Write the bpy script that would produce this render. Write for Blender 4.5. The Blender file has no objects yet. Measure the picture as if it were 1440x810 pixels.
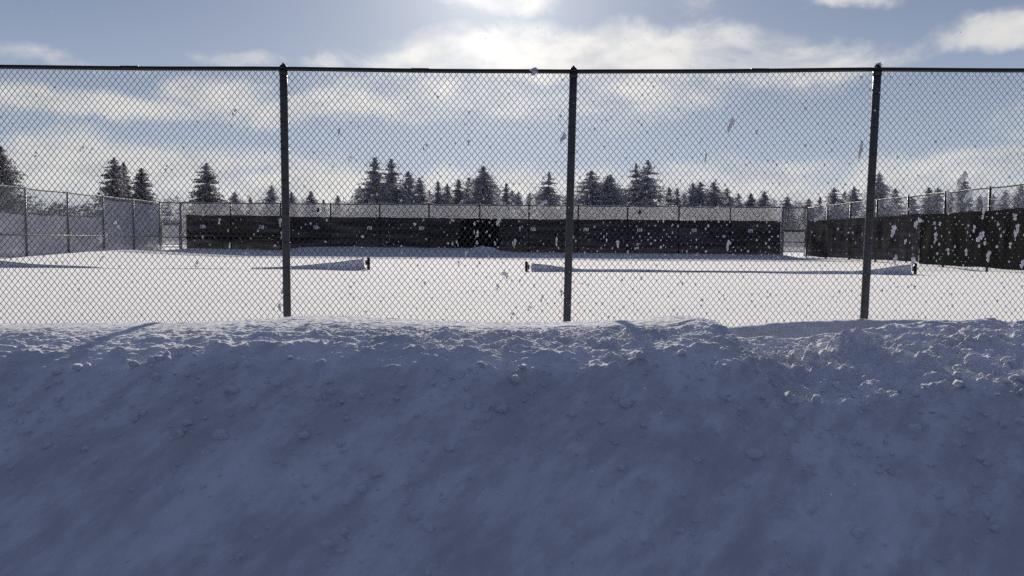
import bpy, math, random
import numpy as np
from mathutils import Vector, Matrix, Euler

R = math.radians
rng = np.random.default_rng(7)
random.seed(7)
scene = bpy.context.scene
col = scene.collection

# ------------------------------------------------------------------ camera
F = 1120.0                      # focal length in photo pixels (1440 wide)
PITCH, ROLL, EYE = 3.45, 0.45, 1.0
cam_d = bpy.data.cameras.new("camera")
cam = bpy.data.objects.new("camera", cam_d)
col.objects.link(cam)
cam.location = (0, 0, EYE)
cam_rot = Euler((R(90 - PITCH), 0, 0)).to_matrix() @ Matrix.Rotation(R(ROLL), 3, 'Z')
cam.rotation_euler = cam_rot.to_euler()
cam_d.sensor_width = 36
cam_d.lens = 36 * F / 1440
cam_d.clip_end = 8000
cam_d.clip_start = 0.05
scene.camera = cam

def ray(px, py):
    return cam_rot @ Vector(((px - 720) / F, (405 - py) / F, -1.0))

def at(px, py, Y):
    """world point seen at a photo position, at distance Y ahead"""
    d = ray(px, py)
    return Vector((0, 0, EYE)) + d * (Y / d.y)

# ------------------------------------------------------------------ sun
SUN_EL, SUN_AZ = 18.0, -1.6     # azimuth from +Y, negative to the left
sd = bpy.data.lights.new("sun", 'SUN')
sun = bpy.data.objects.new("sun", sd)
col.objects.link(sun)
sd.energy = 5.0
sd.angle = R(0.6)
sd.color = (1.0, 0.92, 0.81)
SV = Vector((math.sin(R(SUN_AZ)) * math.cos(R(SUN_EL)), math.cos(R(SUN_AZ)) * math.cos(R(SUN_EL)), math.sin(R(SUN_EL))))
sun.rotation_euler = SV.to_track_quat('Z', 'Y').to_euler()
sun.location = (0, 20, 12)

# ------------------------------------------------------------------ node helpers
class NT:
    def __init__(s, tree):
        s.t = tree
        s.n = tree.nodes
    def node(s, typ, **kw):
        n = s.n.new(typ)
        for k, v in kw.items():
            setattr(n, k, v)
        return n
    def link(s, a, b):
        s.t.links.new(a, b)
    def put(s, sock, v):
        if hasattr(v, 'is_output') or isinstance(v, bpy.types.NodeSocket):
            s.link(v, sock)
        else:
            sock.default_value = v
    def math(s, op, a, b=0.0, c=0.0, clamp=False):
        n = s.node('ShaderNodeMath', operation=op, use_clamp=clamp)
        s.put(n.inputs[0], a); s.put(n.inputs[1], b); s.put(n.inputs[2], c)
        return n.outputs[0]
    def vmath(s, op, a, b=(0, 0, 0), c=None):
        n = s.node('ShaderNodeVectorMath', operation=op)
        s.put(n.inputs[0], a); s.put(n.inputs[1], b)
        if c is not None:
            s.put(n.inputs[2], c)
        return n.outputs['Value'] if op in ('LENGTH', 'DOT_PRODUCT', 'DISTANCE') else n.outputs[0]
    def mix(s, f, a, b, blend='MIX'):
        n = s.node('ShaderNodeMix', data_type='RGBA', blend_type=blend)
        s.put(n.inputs[0], f); s.put(n.inputs[6], a); s.put(n.inputs[7], b)
        return n.outputs[2]
    def ramp(s, v, lo, hi, a=0.0, b=1.0, smooth=True):
        n = s.node('ShaderNodeMapRange', interpolation_type='SMOOTHSTEP' if smooth else 'LINEAR')
        s.put(n.inputs[0], v); s.put(n.inputs[1], lo); s.put(n.inputs[2], hi); s.put(n.inputs[3], a); s.put(n.inputs[4], b)
        return n.outputs[0]
    def noise(s, vec, scale, detail=4, rough=0.5, dist=0.0):
        n = s.node('ShaderNodeTexNoise')
        if vec is not None:
            s.link(vec, n.inputs['Vector'])
        n.inputs['Scale'].default_value = scale
        n.inputs['Detail'].default_value = detail
        n.inputs['Roughness'].default_value = rough
        n.inputs['Distortion'].default_value = dist
        return n

# ------------------------------------------------------------------ world: Nishita sky with broken cloud
world = bpy.data.worlds.new("World")
scene.world = world
world.use_nodes = True
W = NT(world.node_tree)
W.n.clear()
out = W.node('ShaderNodeOutputWorld')
bg = W.node('ShaderNodeBackground')
W.link(bg.outputs[0], out.inputs[0])
sky = W.node('ShaderNodeTexSky', sky_type='NISHITA')
sky.sun_disc = False
sky.sun_elevation = R(SUN_EL)
sky.sun_rotation = R(SUN_AZ)
sky.altitude = 600
sky.air_density = 1.0
sky.dust_density = 0.6
sky.ozone_density = 2.0
tc = W.node('ShaderNodeTexCoord')
dirv = W.vmath('NORMALIZE', tc.outputs['Generated'])
sep = W.node('ShaderNodeSeparateXYZ'); W.link(dirv, sep.inputs[0])
dx_, dy_, dz_ = sep.outputs
az = W.math('ARCTAN2', dx_, dy_)
el = W.math('ARCSINE', dz_)
ae = W.node('ShaderNodeCombineXYZ'); W.link(az, ae.inputs[0]); W.link(el, ae.inputs[1])
# warp
wn = W.noise(dirv, 7.0, 6, 0.6)
warp = W.vmath('MULTIPLY', W.vmath('SUBTRACT', wn.outputs['Color'], (0.5, 0.5, 0.5)), (0.16, 0.07, 0.0))
aew = W.vmath('ADD', ae.outputs[0], warp)

def azel(px, py):
    d = ray(px, py).normalized()
    return math.atan2(d.x, d.y), math.asin(d.z)
# (px, py, half width, half height, weight)
CLOUDS = [
 (850, 82, 330, 42, 1.0), (1100, 92, 180, 38, .9), (620, 88, 110, 24, .8), (760, 70, 120, 34, .7),
 (690, 0, 84, 26, .6), (100, 84, 110, 10, .5), (325, 84, 60, 14, .7), (440, 86, 40, 12, .5),
 (120, 140, 200, 22, .82), (300, 130, 90, 28, .85), (420, 150, 120, 22, .8), (500, 140, 70, 26, .8),
 (640, 140, 220, 40, .65), (880, 140, 160, 44, .55), (1205, 2, 60, 16, .9), (1412, 46, 70, 26, .9), (1318, 66, 46, 18, .45),
 (1440, 175, 60, 36, .6), (955, 12, 60, 18, .4),
 (720, 272, 900, 46, .9), (160, 240, 300, 44, .9), (420, 245, 220, 34, .6), (1180, 240, 110, 22, .7), (1370, 240, 140, 26, .8),
 (860, 255, 200, 26, .4),
]
dens = None
for (px, py, rx, ry, w) in CLOUDS:
    a0, e0 = azel(px, py)
    v = W.vmath('MULTIPLY_ADD', aew, (F / rx, F / ry, 0), (-a0 * F / rx, -e0 * F / ry, 0))
    m = W.ramp(W.vmath('LENGTH', v), 1.5, 0.25, 0.0, w)
    dens = m if dens is None else W.math('MAXIMUM', dens, m)
# generic broken cloud for the rest of the sky (outside the front sector)
flat = W.node('ShaderNodeCombineXYZ')
zz = W.math('MAXIMUM', dz_, 0.06)
W.link(W.math('DIVIDE', dx_, zz), flat.inputs[0]); W.link(W.math('DIVIDE', dy_, zz), flat.inputs[1])
gn = W.noise(flat.outputs[0], 0.55, 7, 0.55, 0.3)
away = W.ramp(W.math('ABSOLUTE', az), 0.62, 0.95)
up = W.ramp(el, 0.42, 0.6)
gmask = W.math('MULTIPLY', W.math('MAXIMUM', away, up), W.ramp(gn.outputs[0], 0.48, 0.75, 0.0, 0.8))
dens = W.math('MAXIMUM', dens, gmask)
# edge detail, stretched sideways
st = W.vmath('MULTIPLY', ae.outputs[0], (1.0, 2.1, 1.0))
en = W.noise(st, 8.0, 11, 0.64, 0.7)
en2 = W.noise(st, 3.0, 5, 0.5)
detail = W.math('MULTIPLY_ADD', W.math('SUBTRACT', en.outputs[0], 0.5), 1.55, W.math('MULTIPLY', W.math('SUBTRACT', en2.outputs[0], 0.5), 0.7))
mask = W.ramp(W.math('ADD', dens, detail), 0.16, 1.02)
# light near the sun
sdot = W.vmath('DOT_PRODUCT', dirv, tuple(SV))
ang = W.math('ARCCOSINE', W.math('MINIMUM', sdot, 1.0))
glow = W.math('POWER', 2.718, W.math('MULTIPLY', ang, -4.8))
glow2 = W.math('POWER', 2.718, W.math('MULTIPLY', ang, -13.0))
blue = W.mix(W.ramp(el, 0.0, 0.34), (0.50, 0.60, 0.71, 1), (0.130, 0.200, 0.335, 1))
sk = W.node('ShaderNodeMix', data_type='RGBA', blend_type='MIX')
skn = W.mix(1.0, sky.outputs[0], (0.0275, 0.0275, 0.0480, 1), 'MULTIPLY')
front = W.ramp(sdot, 0.42, 0.84)
base = W.mix(W.math('MULTIPLY', front, 0.80), skn, blue)
# veil of thin white around the sun
veil = W.mix(W.math('MULTIPLY_ADD', glow, 0.52, 0.07, clamp=True), base, (0.80, 0.84, 0.89, 1))
shade = W.noise(st, 14.0, 6, 0.55)
lit = W.ramp(shade.outputs[0], 0.28, 0.62)
cdark = W.mix(glow, (0.55, 0.56, 0.58, 1), (0.80, 0.80, 0.80, 1))
clite = W.mix(glow, (0.80, 0.78, 0.745, 1), (1.15, 1.12, 1.06, 1))
ccol = W.mix(lit, cdark, clite)
cback = W.mix(front, W.mix(1.0, ccol, (0.13, 0.16, 0.27, 1), 'MULTIPLY'), ccol)
fin = W.mix(W.math('MULTIPLY', mask, 0.86), veil, cback)
fin = W.mix(1.0, fin, W.mix(glow2, (0, 0, 0, 1), (0.40, 0.385, 0.35, 1)), 'ADD')
W.link(fin, bg.inputs[0])
bg.inputs[1].default_value = 1.0
# (the Nishita texture is scaled inside by 0.06-0.085, within the usual 0.05-0.15)

# ------------------------------------------------------------------ materials
def new_mat(name):
    m = bpy.data.materials.new(name)
    m.use_nodes = True
    t = NT(m.node_tree)
    p = t.n['Principled BSDF']
    return m, t, p

def snow_mat(name, color=(0.86, 0.88, 0.90), bump=0.35, scale=60.0, grain=260.0, trans=0.0, gloss=0.25, patch=0.10, bd=0.01, sheen=0.5):
    m, t, p = new_mat(name)
    g = t.node('ShaderNodeNewGeometry')
    P = g.outputs['Position']
    n1 = t.noise(P, scale, 6, 0.6)
    n2 = t.noise(P, grain, 3, 0.6)
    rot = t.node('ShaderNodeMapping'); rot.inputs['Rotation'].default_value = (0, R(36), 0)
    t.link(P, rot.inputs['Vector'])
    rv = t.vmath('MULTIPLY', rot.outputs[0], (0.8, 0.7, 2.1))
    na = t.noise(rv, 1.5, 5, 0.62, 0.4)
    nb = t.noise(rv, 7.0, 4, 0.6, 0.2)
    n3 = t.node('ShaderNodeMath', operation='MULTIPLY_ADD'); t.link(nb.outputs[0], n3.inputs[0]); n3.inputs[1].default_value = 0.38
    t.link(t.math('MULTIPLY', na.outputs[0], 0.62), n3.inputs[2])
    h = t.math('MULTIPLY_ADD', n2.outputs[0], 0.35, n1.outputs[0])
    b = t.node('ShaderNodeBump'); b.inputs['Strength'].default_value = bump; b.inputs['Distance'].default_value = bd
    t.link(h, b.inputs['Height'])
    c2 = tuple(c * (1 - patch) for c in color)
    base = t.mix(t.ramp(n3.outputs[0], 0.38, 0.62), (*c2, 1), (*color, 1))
    t.link(base, p.inputs['Base Color']); t.link(b.outputs[0], p.inputs['Normal'])
    p.inputs['Roughness'].default_value = 0.95
    p.inputs['Specular IOR Level'].default_value = gloss
    p.inputs['Sheen Weight'].default_value = sheen
    p.inputs['Sheen Roughness'].default_value = 0.6
    if trans > 0:
        tr = t.node('ShaderNodeBsdfTranslucent'); t.link(base, tr.inputs[0])
        mx = t.node('ShaderNodeMixShader'); mx.inputs[0].default_value = trans
        t.link(p.outputs[0], mx.inputs[1]); t.link(tr.outputs[0], mx.inputs[2])
        t.link(mx.outputs[0], t.n['Material Output'].inputs[0])
    return m

M_bank = snow_mat('bank_snow', (0.93, 0.935, 0.95), 0.38, 45, 240, 0, 0.1, 0.31, 0.006)  # pale diagonal streaks in the colour stand in for sunlit blown-snow haze
M_chunk = snow_mat('chunk_snow', (0.90, 0.905, 0.92), 0.4, 90, 300, 0, 0.2, 0.12, 0.004, 0.5)
M_road = snow_mat('road_slush', (0.18, 0.185, 0.20), 0.4, 12, 80, 0, 0.2, 0.55, 0.01, 0.0)
M_court = snow_mat('court_snow', (0.885, 0.885, 0.885), 0.3, 8, 60, 0, 0.05, 0.07, 0.02)
M_clump = snow_mat('clump_snow', (0.78, 0.80, 0.86), 0.3, 120, 500, 0.36, 0.2, 0.05, 0.003)
M_flake = snow_mat('flake_snow', (0.95, 0.95, 0.97), 0.0, 50, 200, 0.6, 0.5, 0.0)

def metal_mat(name, c, rough=0.4, metal=0.0, spec=0.5, snowcap=None, noise_amt=0.3, nscale=20, frost=0.0):
    m, t, p = new_mat(name)
    g = t.node('ShaderNodeNewGeometry')
    n1 = t.noise(g.outputs['Position'], nscale, 5, 0.6)
    f = t.ramp(n1.outputs[0], 0.3, 0.7)
    base = t.mix(f, tuple(x * (1 - noise_amt) for x in c) + (1,), tuple(x * (1 + noise_amt) for x in c) + (1,))
    r = t.ramp(n1.outputs[0], 0.3, 0.7, rough - 0.08, rough + 0.12)
    if snowcap is not None or frost > 0:
        s = t.node('ShaderNodeSeparateXYZ'); t.link(g.outputs['Normal'], s.inputs[0])
        n2 = t.noise(g.outputs['Position'], 3.0 if snowcap is not None else 25, 4, 0.7)
        if snowcap is not None:
            k = t.ramp(t.math('MULTIPLY_ADD', t.math('SUBTRACT', n2.outputs[0], 0.5), 1.6, s.outputs[2]), snowcap, snowcap + 0.15)
        else:
            k = t.ramp(n2.outputs[0], 0.65 - frost * 0.5, 0.85 - frost * 0.5)
        base = t.mix(k, base, (0.82, 0.84, 0.88, 1))
        r = t.math('MULTIPLY_ADD', k, 0.3, r, clamp=True)
    t.link(base, p.inputs['Base Color']); t.link(r, p.inputs['Roughness'])
    p.inputs['Metallic'].default_value = metal
    p.inputs['Specular IOR Level'].default_value = spec
    return m

M_post = metal_mat('post_coat', (0.042, 0.043, 0.050), 0.45, 0, 0.5, None, 0.25, 35)
M_rail = metal_mat('rail_coat', (0.012, 0.012, 0.014), 0.42, 0, 0.5, None, 0.3, 35)
M_wire = metal_mat('wire_coat', (0.010, 0.010, 0.012), 0.34, 0, 0.4, None, 0.3, 90)
M_tie = metal_mat('tie_metal', (0.010, 0.010, 0.012), 0.35, 0, 0.4, None, 0.2, 90)
M_farpost = metal_mat('far_post_coat', (0.030, 0.031, 0.036), 0.5, 0, 0.4, None, 0.3, 5)
M_farpost_frost = metal_mat('far_post_frosted', (0.03, 0.03, 0.035), 0.5, 0, 0.4, None, 0.3, 5, frost=0.42)
M_farrail = metal_mat('far_rail_coat', (0.05, 0.052, 0.058), 0.5, 0, 0.4, 0.42, 0.3, 5)
M_farwire = metal_mat('far_wire_frosted', (0.08, 0.083, 0.09), 0.5, 0, 0.4, None, 0.3, 5, frost=0.75)
M_net = metal_mat('net_cord', (0.02, 0.02, 0.022), 0.7, 0, 0.2, None, 0.3, 30, frost=0.35)
M_netpost = metal_mat('net_post_paint', (0.008, 0.010, 0.009), 0.4, 0, 0.5, None, 0.2, 10)
M_plate = metal_mat('dark_plate', (0.01, 0.01, 0.012), 0.5, 0, 0.4, None, 0.2, 10)
M_label = metal_mat('label_white', (0.92, 0.92, 0.94), 0.7, 0, 0.2, None, 0.15, 10)
M_ink = metal_mat('label_ink', (0.03, 0.03, 0.035), 0.7, 0, 0.2, None, 0.2, 10)

def frosted_wire(name):
    m, t, p = new_mat(name)
    g = t.node('ShaderNodeNewGeometry')
    n1 = t.noise(g.outputs['Position'], 6.0, 4, 0.6)
    base = t.mix(t.ramp(n1.outputs[0], 0.2, 0.42), (0.2, 0.2, 0.21, 1), (0.88, 0.89, 0.91, 1))
    t.link(base, p.inputs['Base Color']); p.inputs['Roughness'].default_value = 0.9; p.inputs['Specular IOR Level'].default_value = 0.1
    tr = t.node('ShaderNodeBsdfTranslucent'); t.link(base, tr.inputs[0])
    mx = t.node('ShaderNodeMixShader'); mx.inputs[0].default_value = 0.5
    t.link(p.outputs[0], mx.inputs[1]); t.link(tr.outputs[0], mx.inputs[2]); t.link(mx.outputs[0], t.n['Material Output'].inputs[0])
    return m
M_farwire_thick = frosted_wire('far_wire_snowy')

def screen_mat(name, c, c2, see=0.06, streak=1.0, sc=(0.35, 3.0)):
    """woven windscreen cloth: a little light comes through, faint horizontal streaks and seams"""
    m, t, p = new_mat(name)
    g = t.node('ShaderNodeNewGeometry')
    st = t.vmath('MULTIPLY', g.outputs['Position'], (sc[0], sc[0], sc[1]))
    n1 = t.noise(st, 1.4, 5, 0.6, 0.5)
    n2 = t.noise(g.outputs['Position'], 9.0, 4, 0.7)
    f = t.math('MULTIPLY', t.ramp(n1.outputs[0], 0.42, 0.70), streak)
    base = t.mix(f, (*c, 1), (*c2, 1))
    base = t.mix(t.ramp(n2.outputs[0], 0.62, 0.80, 0.0, 0.35), base, (*c2, 1))
    t.link(base, p.inputs['Base Color'])
    p.inputs['Roughness'].default_value = 0.85
    p.inputs['Specular IOR Level'].default_value = 0.1
    tr = t.node('ShaderNodeBsdfTranslucent'); t.link(base, tr.inputs[0])
    mx = t.node('ShaderNodeMixShader'); mx.inputs[0].default_value = 0.12
    t.link(p.outputs[0], mx.inputs[1]); t.link(tr.outputs[0], mx.inputs[2])
    tp = t.node('ShaderNodeBsdfTransparent')
    mx2 = t.node('ShaderNodeMixShader')
    t.link(t.math('MULTIPLY', t.ramp(n1.outputs[0], 0.3, 0.8, 0.5, 1.5), see), mx2.inputs[0])
    t.link(mx.outputs[0], mx2.inputs[1]); t.link(tp.outputs[0], mx2.inputs[2])
    t.link(mx2.outputs[0], t.n['Material Output'].inputs[0])
    return m
M_screen = screen_mat('windscreen_black', (0.014, 0.015, 0.021), (0.060, 0.062, 0.074), 0.015)
M_screen_thin = screen_mat('windscreen_worn', (0.022, 0.022, 0.023), (0.11, 0.11, 0.105), 0.03)
M_screen_blk = screen_mat('windscreen_deep', (0.006, 0.006, 0.007), (0.012, 0.012, 0.013), 0.0)
M_screen_frost = screen_mat('windscreen_frosted', (0.52, 0.52, 0.58), (0.78, 0.78, 0.82), 0.10, 1.0, (0.5, 0.8))
M_gate_bright = screen_mat('gate_bright_view', (0.55, 0.56, 0.60), (0.75, 0.75, 0.76), 0.25, 1.0, (3, 3))

def crown_mat(name, dark, frost, amt):
    m, t, p = new_mat(name)
    g = t.node('ShaderNodeNewGeometry')
    oi = t.node('ShaderNodeObjectInfo')
    n1 = t.noise(g.outputs['Position'], 0.9, 3, 0.7)
    n2 = t.noise(g.outputs['Position'], 3.5, 2, 0.6)
    k = t.ramp(t.math('MULTIPLY_ADD', n2.outputs[0], 0.6, t.math('MULTIPLY', n1.outputs[0], 0.6)), 0.74 - amt, 0.98 - amt)
    base = t.mix(k, (*dark, 1), (*frost, 1))
    base = t.mix(t.math('MULTIPLY', oi.outputs['Random'], 0.3), base, (*[d * 0.6 + f * 0.4 for d, f in zip(dark, frost)], 1))
    t.link(base, p.inputs['Base Color'])
    p.inputs['Roughness'].default_value = 0.8
    p.inputs['Specular IOR Level'].default_value = 0.1
    tr = t.node('ShaderNodeBsdfTranslucent'); t.link(base, tr.inputs[0])
    mx = t.node('ShaderNodeMixShader'); mx.inputs[0].default_value = 0.5
    t.link(p.outputs[0], mx.inputs[1]); t.link(tr.outputs[0], mx.inputs[2])
    t.link(mx.outputs[0], t.n['Material Output'].inputs[0])
    return m
M_crown = crown_mat('conifer_frost_haze', (0.30, 0.305, 0.31), (0.72, 0.73, 0.76), 0.37)  # tree colours: real frost, plus blown-snow haze put into the grey
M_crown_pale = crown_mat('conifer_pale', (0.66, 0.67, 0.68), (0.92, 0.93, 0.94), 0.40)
M_crown_dark = crown_mat('conifer_dark', (0.14, 0.143, 0.155), (0.74, 0.75, 0.79), 0.26)
M_bush = crown_mat('bush_dark', (0.07, 0.073, 0.073), (0.55, 0.56, 0.6), 0.14)
M_bark = metal_mat('bark', (0.06, 0.05, 0.045), 0.9, 0, 0.1, None, 0.4, 4)

# ------------------------------------------------------------------ mesh helpers
def link_mesh(name, verts, faces, mat=None, parent=None, smooth=False, loc=None):
    me = bpy.data.meshes.new(name)
    verts = np.asarray(verts, dtype=np.float32)
    faces = np.asarray(faces) if not isinstance(faces, list) else faces
    if isinstance(faces, np.ndarray):
        nf, k = faces.shape
        me.vertices.add(len(verts)); me.vertices.foreach_set('co', verts.ravel())
        me.loops.add(nf * k); me.loops.foreach_set('vertex_index', faces.astype(np.int32).ravel())
        me.polygons.add(nf)
        me.polygons.foreach_set('loop_start', np.arange(0, nf * k, k, dtype=np.int32))
        me.polygons.foreach_set('loop_total', np.full(nf, k, dtype=np.int32))
        me.update(calc_edges=True)
        me.validate()
    else:
        me.from_pydata(verts.tolist(), [], faces); me.update()
    if smooth:
        me.polygons.foreach_set('use_smooth', np.ones(len(me.polygons), dtype=bool))
    if mat:
        me.materials.append(mat)
    o = bpy.data.objects.new(name, me)
    col.objects.link(o)
    if parent:
        o.parent = parent
    if loc is not None:
        o.location = loc
    return o

def tag(o, label=None, cat=None, group=None, kind=None):
    if label: o['label'] = label
    if cat: o['category'] = cat
    if group: o['group'] = group
    if kind: o['kind'] = kind
    return o

def empty(name, loc=(0, 0, 0)):
    e = bpy.data.objects.new(name, None)
    e.empty_display_size = 0.3
    col.objects.link(e)
    e.location = loc
    return e

class MB:
    """collects shapes as ONE mesh"""
    def __init__(s):
        s.v = []; s.f = []; s.n = 0
    def add(s, v, f):
        v = np.asarray(v, dtype=float); f = np.asarray(f)
        s.v.append(v); s.f.extend((f + s.n).tolist()); s.n += len(v)
    def box(s, c, size, rz=0.0, bev=0.0):
        x, y, z = [a / 2 for a in size]
        b = min(bev, x * .9, y * .9, z * .9)
        if b <= 0:
            v = np.array([[sx * x, sy * y, sz * z] for sz in (-1, 1) for sy in (-1, 1) for sx in (-1, 1)])
            f = [[0, 2, 3, 1], [4, 5, 7, 6], [0, 1, 5, 4], [2, 6, 7, 3], [0, 4, 6, 2], [1, 3, 7, 5]]
            m = np.array([[math.cos(rz), math.sin(rz), 0], [-math.sin(rz), math.cos(rz), 0], [0, 0, 1]])
            s.add(v @ m + np.array(c), f)
            return
        prof = [(-x + b, -y), (x - b, -y), (x, -y + b), (x, y - b), (x - b, y), (-x + b, y), (-x, y - b), (-x, -y + b)]
        rings = []
        for zz, k in ((-z, b), (-z + b, 0), (z - b, 0), (z, b)):
            rings.append([(px * (1 - k / x), py * (1 - k / y), zz) for px, py in prof])
        v = np.array([p for r in rings for p in r])
        f = []
        m = np.array([[math.cos(rz), math.sin(rz), 0], [-math.sin(rz), math.cos(rz), 0], [0, 0, 1]])
        n0 = s.n
        s.v.append(v @ m + np.array(c)); s.n += len(v)
        for r in range(3):
            for i in range(8):
                j = (i + 1) % 8
                s.f.append([n0 + r * 8 + i, n0 + r * 8 + j, n0 + r * 8 + 8 + j, n0 + r * 8 + 8 + i])
        s.f.append([n0 + i for i in range(7, -1, -1)]); s.f.append([n0 + 24 + i for i in range(8)])
    def tube(s, pts, r, sides=8, cap=True):
        pts = [Vector(p) for p in pts]
        rs = r if isinstance(r, (list, tuple)) else [r] * len(pts)
        n0 = s.n; V = []
        for i, p in enumerate(pts):
            t = (pts[min(i + 1, len(pts) - 1)] - pts[max(i - 1, 0)]).normalized()
            a = t.cross(Vector((0, 0, 1)) if abs(t.z) < .9 else Vector((1, 0, 0))).normalized()
            b = t.cross(a)
            for k in range(sides):
                q = 2 * math.pi * k / sides
                V.append(p + a * (math.cos(q) * rs[i]) + b * (math.sin(q) * rs[i]))
        s.v.append(np.array([tuple(v) for v in V])); s.n += len(V)
        for i in range(len(pts) - 1):
            for k in range(sides):
                j = (k + 1) % sides
                s.f.append([n0 + i * sides + k, n0 + i * sides + j, n0 + (i + 1) * sides + j, n0 + (i + 1) * sides + k])
        if cap:
            s.f.append([n0 + k for k in range(sides - 1, -1, -1)])
            s.f.append([n0 + (len(pts) - 1) * sides + k for k in range(sides)])
    def build(s, name, mat, parent=None, smooth=False, loc=None):
        return link_mesh(name, np.concatenate(s.v), s.f, mat, parent, smooth, loc)

def smooth_by_angle(o):
    o.data.polygons.foreach_set('use_smooth', np.ones(len(o.data.polygons), dtype=bool))

# numpy gradient noise --------------------------------------------------
_tabs = {}
def gnoise(x, y, seed=0):
    if seed not in _tabs:
        r = np.random.default_rng(1000 + seed)
        th = r.random((256, 256)) * 2 * np.pi
        _tabs[seed] = (np.cos(th), np.sin(th))
    gx, gy = _tabs[seed]
    xi = np.floor(x).astype(int); yi = np.floor(y).astype(int)
    fx = x - xi; fy = y - yi
    u = fx * fx * fx * (fx * (fx * 6 - 15) + 10); v = fy * fy * fy * (fy * (fy * 6 - 15) + 10)
    def g(ix, iy, dx, dy):
        a = gx[ix & 255, iy & 255]; b = gy[ix & 255, iy & 255]
        return a * dx + b * dy
    n00 = g(xi, yi, fx, fy); n10 = g(xi + 1, yi, fx - 1, fy)
    n01 = g(xi, yi + 1, fx, fy - 1); n11 = g(xi + 1, yi + 1, fx - 1, fy - 1)
    return ((n00 * (1 - u) + n10 * u) * (1 - v) + (n01 * (1 - u) + n11 * u) * v) * 1.5
def fbm(x, y, sc, octv=4, seed=0, gain=0.5, lac=2.03):
    s = 0; a = 1; t = 0
    for i in range(octv):
        s = s + a * gnoise(x * sc + 17.3 * i, y * sc + 9.1 * i, seed + i); t += a
        a *= gain; sc *= lac
    return s / t
def billow(x, y, sc, octv=3, seed=0, gain=0.5):
    s = 0; a = 1; t = 0
    for i in range(octv):
        s = s + a * (2.4 * np.sqrt(gnoise(x * sc + 5.7 * i, y * sc + 3.3 * i, seed + i) ** 2 + 0.012) - 0.7); t += a
        a *= gain; sc *= 2.1
    return s / t        # ridges up
def sstep(a, b, x):
    t = np.clip((x - a) / (b - a), 0, 1)
    return t * t * (3 - 2 * t)

def grid_faces(nx, ny):
    i = np.arange(nx - 1)[None, :]; j = np.arange(ny - 1)[:, None]
    a = (j * nx + i).ravel()
    return np.stack([a, a + 1, a + nx + 1, a + nx], 1)

# ------------------------------------------------------------------ ground
# one court snow sheet reaching the horizon
def court_h(x, y):
    h = 0.10 * sstep(30, 47, y) + 0.03 * fbm(x, y, 0.12, 3, 40) * sstep(9, 14, y)
    h = h + 0.012 * fbm(x, y, 0.7, 3, 44)
    # drift banked up against the left fence, mounds and a hollow at the right one
    h = h + 0.22 * sstep(-13, -20, x) * np.exp(-((y - 41) / 8.0) ** 2)
    h = h + 0.14 * np.exp(-(((x - 14.9) / 1.3) ** 2 + ((y - 28.6) / 1.1) ** 2))
    h = h + 0.22 * np.exp(-(((x - 15.9) / 0.9) ** 2 + ((y - 31.9) / 1.6) ** 2))
    h = h - 0.10 * np.exp(-(((x - 17.1) / 1.0) ** 2 + ((y - 30.2) / 0.9) ** 2))
    # drift along the far fence
    dr = 0.16 + 0.24 * sstep(-14.5, -12, x) * sstep(1.0, -3.5, x) * (1 + 0.35 * fbm(x, x * 0, 0.35, 3, 47))
    h = h + dr * sstep(44.5, 47.9, y) * (1 - sstep(48.6, 53, y)) * sstep(-20.5, -19, x) * sstep(17, 16, x)
    return h
ys = np.concatenate([np.linspace(6.2, 60, 330), 60 * np.exp(np.linspace(0.02, math.log(6000 / 60), 40))])
xs = np.concatenate([-np.exp(np.linspace(math.log(6000), math.log(32), 24))[:-1], np.linspace(-32, 32, 400), np.exp(np.linspace(math.log(32), math.log(6000), 24))[1:]])
X, Y = np.meshgrid(xs, ys)
Z = np.where(Y < 62, court_h(X, Y), 0.10)
court = link_mesh('court_snow', np.stack([X.ravel(), Y.ravel(), Z.ravel()], 1), grid_faces(len(xs), len(ys)), M_court, None, True)
tag(court, 'smooth sunlit snow sheet covering the tennis courts and the land beyond', 'snow', kind='structure')

# street side, under and behind the camera
xs = np.concatenate([-np.exp(np.linspace(math.log(4000), math.log(14), 16))[:-1], np.linspace(-14, 14, 140), np.exp(np.linspace(math.log(14), math.log(4000), 16))[1:]])
ys = np.concatenate([-np.exp(np.linspace(math.log(4000), math.log(6), 16)), np.linspace(-5.9, 6.6, 80)])
X, Y = np.meshgrid(xs, ys)
Z = -0.88 + 0.03 * fbm(X, Y, 0.8, 4, 60) - 0.25 * sstep(2.2, 4, Y)
road = link_mesh('snowy_road', np.stack([X.ravel(), Y.ravel(), Z.ravel()], 1), grid_faces(len(xs), len(ys)), M_road, None, True)
tag(road, 'ploughed dark street with a film of slush in front of the snowbank', 'road', kind='structure')

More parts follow.
